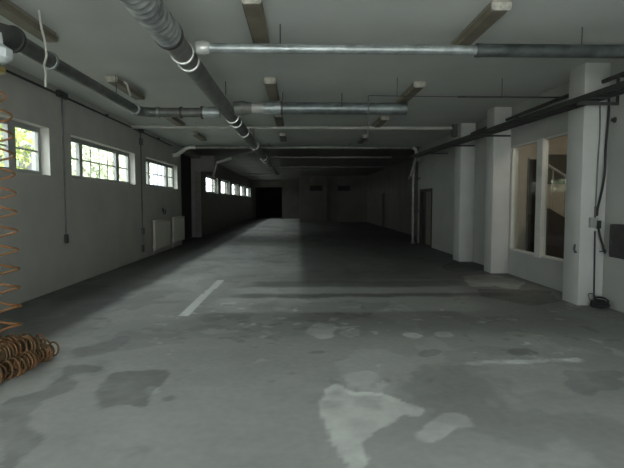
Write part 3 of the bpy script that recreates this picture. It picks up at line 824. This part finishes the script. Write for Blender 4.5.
for k in range(4):
    x0 = -2.53 - .12 * k
    rows.append([(x0 + .05 * random.uniform(-1, 1), 5.12 - .1 * random.random(), .185), (x0 - .08, 4.8, .20), (x0 - .16 + .05 * random.uniform(-1, 1), 4.42, .19)])
for k, rw in enumerate(rows):
    rw = [(x + .01, y - .20, z) for x, y, z in rw]
    MB().tube(spring(rw, 0.074, 0.040, .22), 0.0095, 5).build('floor_coil', M['hose_dark'], hz)

dc = []
for (px, py) in ((39, 19), (41.5, 28), (45, 42), (46.5, 56), (44, 65), (45.5, 72), (46, 87)):
    dc.append(at(px, py, y=5.5))
dc[0].z = H - .002
tag(MB().tube(dc, 0.013, 8).build('dangling_cord', M['cord']), 'pale cord dangling from the top-left ceiling light in front of the dark duct', 'cord')
c2 = [at(px, py, y=8.25) for (px, py) in ((124, 80), (127, 84), (128.5, 90), (130.5, 96))]
c2[0].z = H - .10
tag(MB().tube(c2, 0.016, 8).build('cord_end', M['cord']), 'short pale cord end hanging below the left ceiling light beside the duct', 'cord')

# ------------------------------------------------------------------ outside, seen through the windows
g = MB(); g.box(-60, XL - WT - 0.02, Y0 - 6, 90, 1.0, 1.5); 
go = struct('ground', MB().poly([(-60, -12, 1.2), (XL - WT - .02, -12, 1.2), (XL - WT - .02, REC[0] - .25, 1.2), (-7.65, REC[0] - .25, 1.2), (-7.65, 90, 1.2), (-60, 90, 1.2)]), M['ground_ext'])
g.bm.free()
go2 = struct('ground_drive', MB().poly([(-30, Y0 - 40, -.01), (30, Y0 - 40, -.01), (30, Y0 - 0.3, -.01), (-30, Y0 - 0.3, -.01)]), mat('drive_concrete', (0.52, 0.53, 0.51), .9))
def tree(x, y, hgt, R, m, label, n=1500, z0=1.2, leaf=1.0):
    o = thing('garden_tree', label, 'tree', (x, y, z0), 'trees outside the left windows')
    t = MB(); t.tube([(x, y, z0), (x + .05, y, z0 + hgt * .4), (x, y + .1, z0 + hgt * .8)], [.14, .1, .04], 8)
    for k in range(5):
        a = k * 1.3
        t.tube([(x, y, z0 + hgt * (.25 + .08 * k)), (x + R * .6 * math.cos(a), y + R * .6 * math.sin(a), z0 + hgt * (.45 + .09 * k))], [.05, .015], 6)
    t.build('trunk', M['bark'], o)
    cr = MB()
    for _ in range(n):
        while True:
            v = Vector((random.uniform(-1, 1), random.uniform(-1, 1), random.uniform(-1, 1)))
            if v.length < 1: break
        c = Vector((x, y, z0 + hgt * .55)) + Vector((v.x * R, v.y * R, v.z * hgt * .5))
        s = leaf * random.uniform(.06, .15); e = Euler((random.uniform(0, 6), random.uniform(0, 6), random.uniform(0, 6)))
        q_ = []
        for (u, w_) in ((-1, 0), (0, -.55), (1, 0), (0, .55)):
            d_ = Vector((u * s, w_ * s, .15 * s * abs(u))); d_.rotate(e); q_.append(c + d_)
        cr.poly(q_)
    cr.build('crown', m, o, smooth=False)
tree(-9.6, 15.55, 4.6, 1.5, M['leaf'], 'yellow-green tree filling the left part of the nearest window', 2600)
tree(-17.5, 43.5, 8.0, 3.0, M['leafpale'], 'pale overexposed tree behind the near part of the second window', 2600, leaf=3.0)
tree(-17.5, 50.0, 8.0, 3.2, M['leafpale'], 'pale overexposed tree behind the far part of the second window', 2600, leaf=3.0)
hb2 = thing('garden_house', 'bluish white house added in place of bright sky beyond the third window', 'house', (-20, 75, 1.2))
MB().box(-27, -17.5, 60, 84, 1.2, 8.6).build('walls', M['ext2'], hb2, smooth=False)  # house added to keep the third window from clipping to white
MB().prism([(60, 8.6), (72, 9.6), (84, 8.6)], 'x', -27.4, -17.1).build('roof', M['ext2'], hb2, smooth=False)
for yy in (62, 67, 72, 77): MB().box(-17.5, -17.46, yy, yy + 1.4, 2.0, 3.6).build('window', M['ext'], hb2, smooth=False)
hs = thing('garden_house', 'pale house wall glimpsed beside leaves in the nearest window', 'house', (-13.5, 27, 1.2))
MB().box(-17, -13.4, 23.4, 27.2, 1.2, 6.5).build('walls', M['ext'], hs, smooth=False)
MB().prism([(-17.4, 6.5), (-15.2, 8.2), (-13.0, 6.5)], 'y', 23.0, 27.6).build('roof', M['roof'], hs, smooth=False)
MB().box(-13.42, -13.38, 24.6, 25.7, 3.0, 4.4).build('window', M['boxdark'], hs, smooth=False)

# ------------------------------------------------------------------ light
W = bpy.data.worlds.new('sky'); bpy.context.scene.world = W; W.use_nodes = True
nt = W.node_tree; bg = nt.nodes['Background']
SKY = 12.0
tc = nt.nodes.new('ShaderNodeTexCoord'); sx = nt.nodes.new('ShaderNodeSeparateXYZ'); rp = nt.nodes.new('ShaderNodeValToRGB')
rp.color_ramp.elements[0].position = 0.25; rp.color_ramp.elements[0].color = (0.50, 0.53, 0.53, 1)
rp.color_ramp.elements[1].position = 0.5; rp.color_ramp.elements[1].color = (0.95, 1.0, 1.0, 1)
nt.links.new(tc.outputs['Generated'], sx.inputs[0]); nt.links.new(sx.outputs['Z'], rp.inputs['Fac'])
nt.links.new(rp.outputs['Color'], bg.inputs['Color'])
bg.inputs['Strength'].default_value = SKY

def area(name, loc, rot, sx_, sy_, power=0, portal=False, col=(1, 1, 1), spread=None):
    l = bpy.data.lights.new(name, 'AREA'); l.shape = 'RECTANGLE'; l.size = sx_; l.size_y = sy_
    l.energy = power; l.color = col
    if portal: l.cycles.is_portal = True
    if spread: l.spread = spread
    o = bpy.data.objects.new(name, l); o.location = loc; o.rotation_euler = rot; C.objects.link(o)
    return o
# portals in every opening to the sky
for (a, b) in WIN:
    area('window_portal', (XL - WT + .02, (a + b) / 2, (SILL + HEAD) / 2), (0, math.radians(-90), 0), HEAD - SILL, b - a, portal=True)
area('doorway_portal', ((OX0 + OX1) / 2, Y0 - 0.1, OZ / 2), (math.radians(90), 0, 0), OX1 - OX0, OZ, portal=True)
# fill lamp added at the vehicle doorway to boost the sky's daylight
area('doorway_fill', ((OX0 + OX1) / 2, Y0 - 0.5, 1.9), (math.radians(90), 0, 0), 5.0, 2.6, power=45, col=(0.93, 1.0, 0.98))
sl = bpy.data.lights.new('added_bounce_sun', 'SUN'); sl.energy = 35; sl.angle = 0.02  # sun added so the drive bounces light up to the ceiling
so = bpy.data.objects.new('added_bounce_sun', sl); so.rotation_euler = Vector((-0.35, -0.45, -0.82)).to_track_quat('-Z', 'Y').to_euler(); C.objects.link(so)
# unseen fill lamp added to brighten the stair room
pl = bpy.data.lights.new('stair_room_fill', 'POINT'); pl.energy = 45; pl.shadow_soft_size = 0.3; pl.color = (1, .88, .74)
po = bpy.data.objects.new('stair_room_fill', pl); po.location = (5.3, 9.0, 3.2); C.objects.link(po)

sc = bpy.context.scene
sc.view_settings.view_transform = 'Standard'
sc.view_settings.look = 'None'
sc.view_settings.exposure = -0.2
sc.cycles.use_denoising = True
sc.cycles.max_bounces = 8
sc.cycles.diffuse_bounces = 5
sc.cycles.transparent_max_bounces = 8
sc.cycles.caustics_reflective = False
sc.cycles.caustics_refractive = False
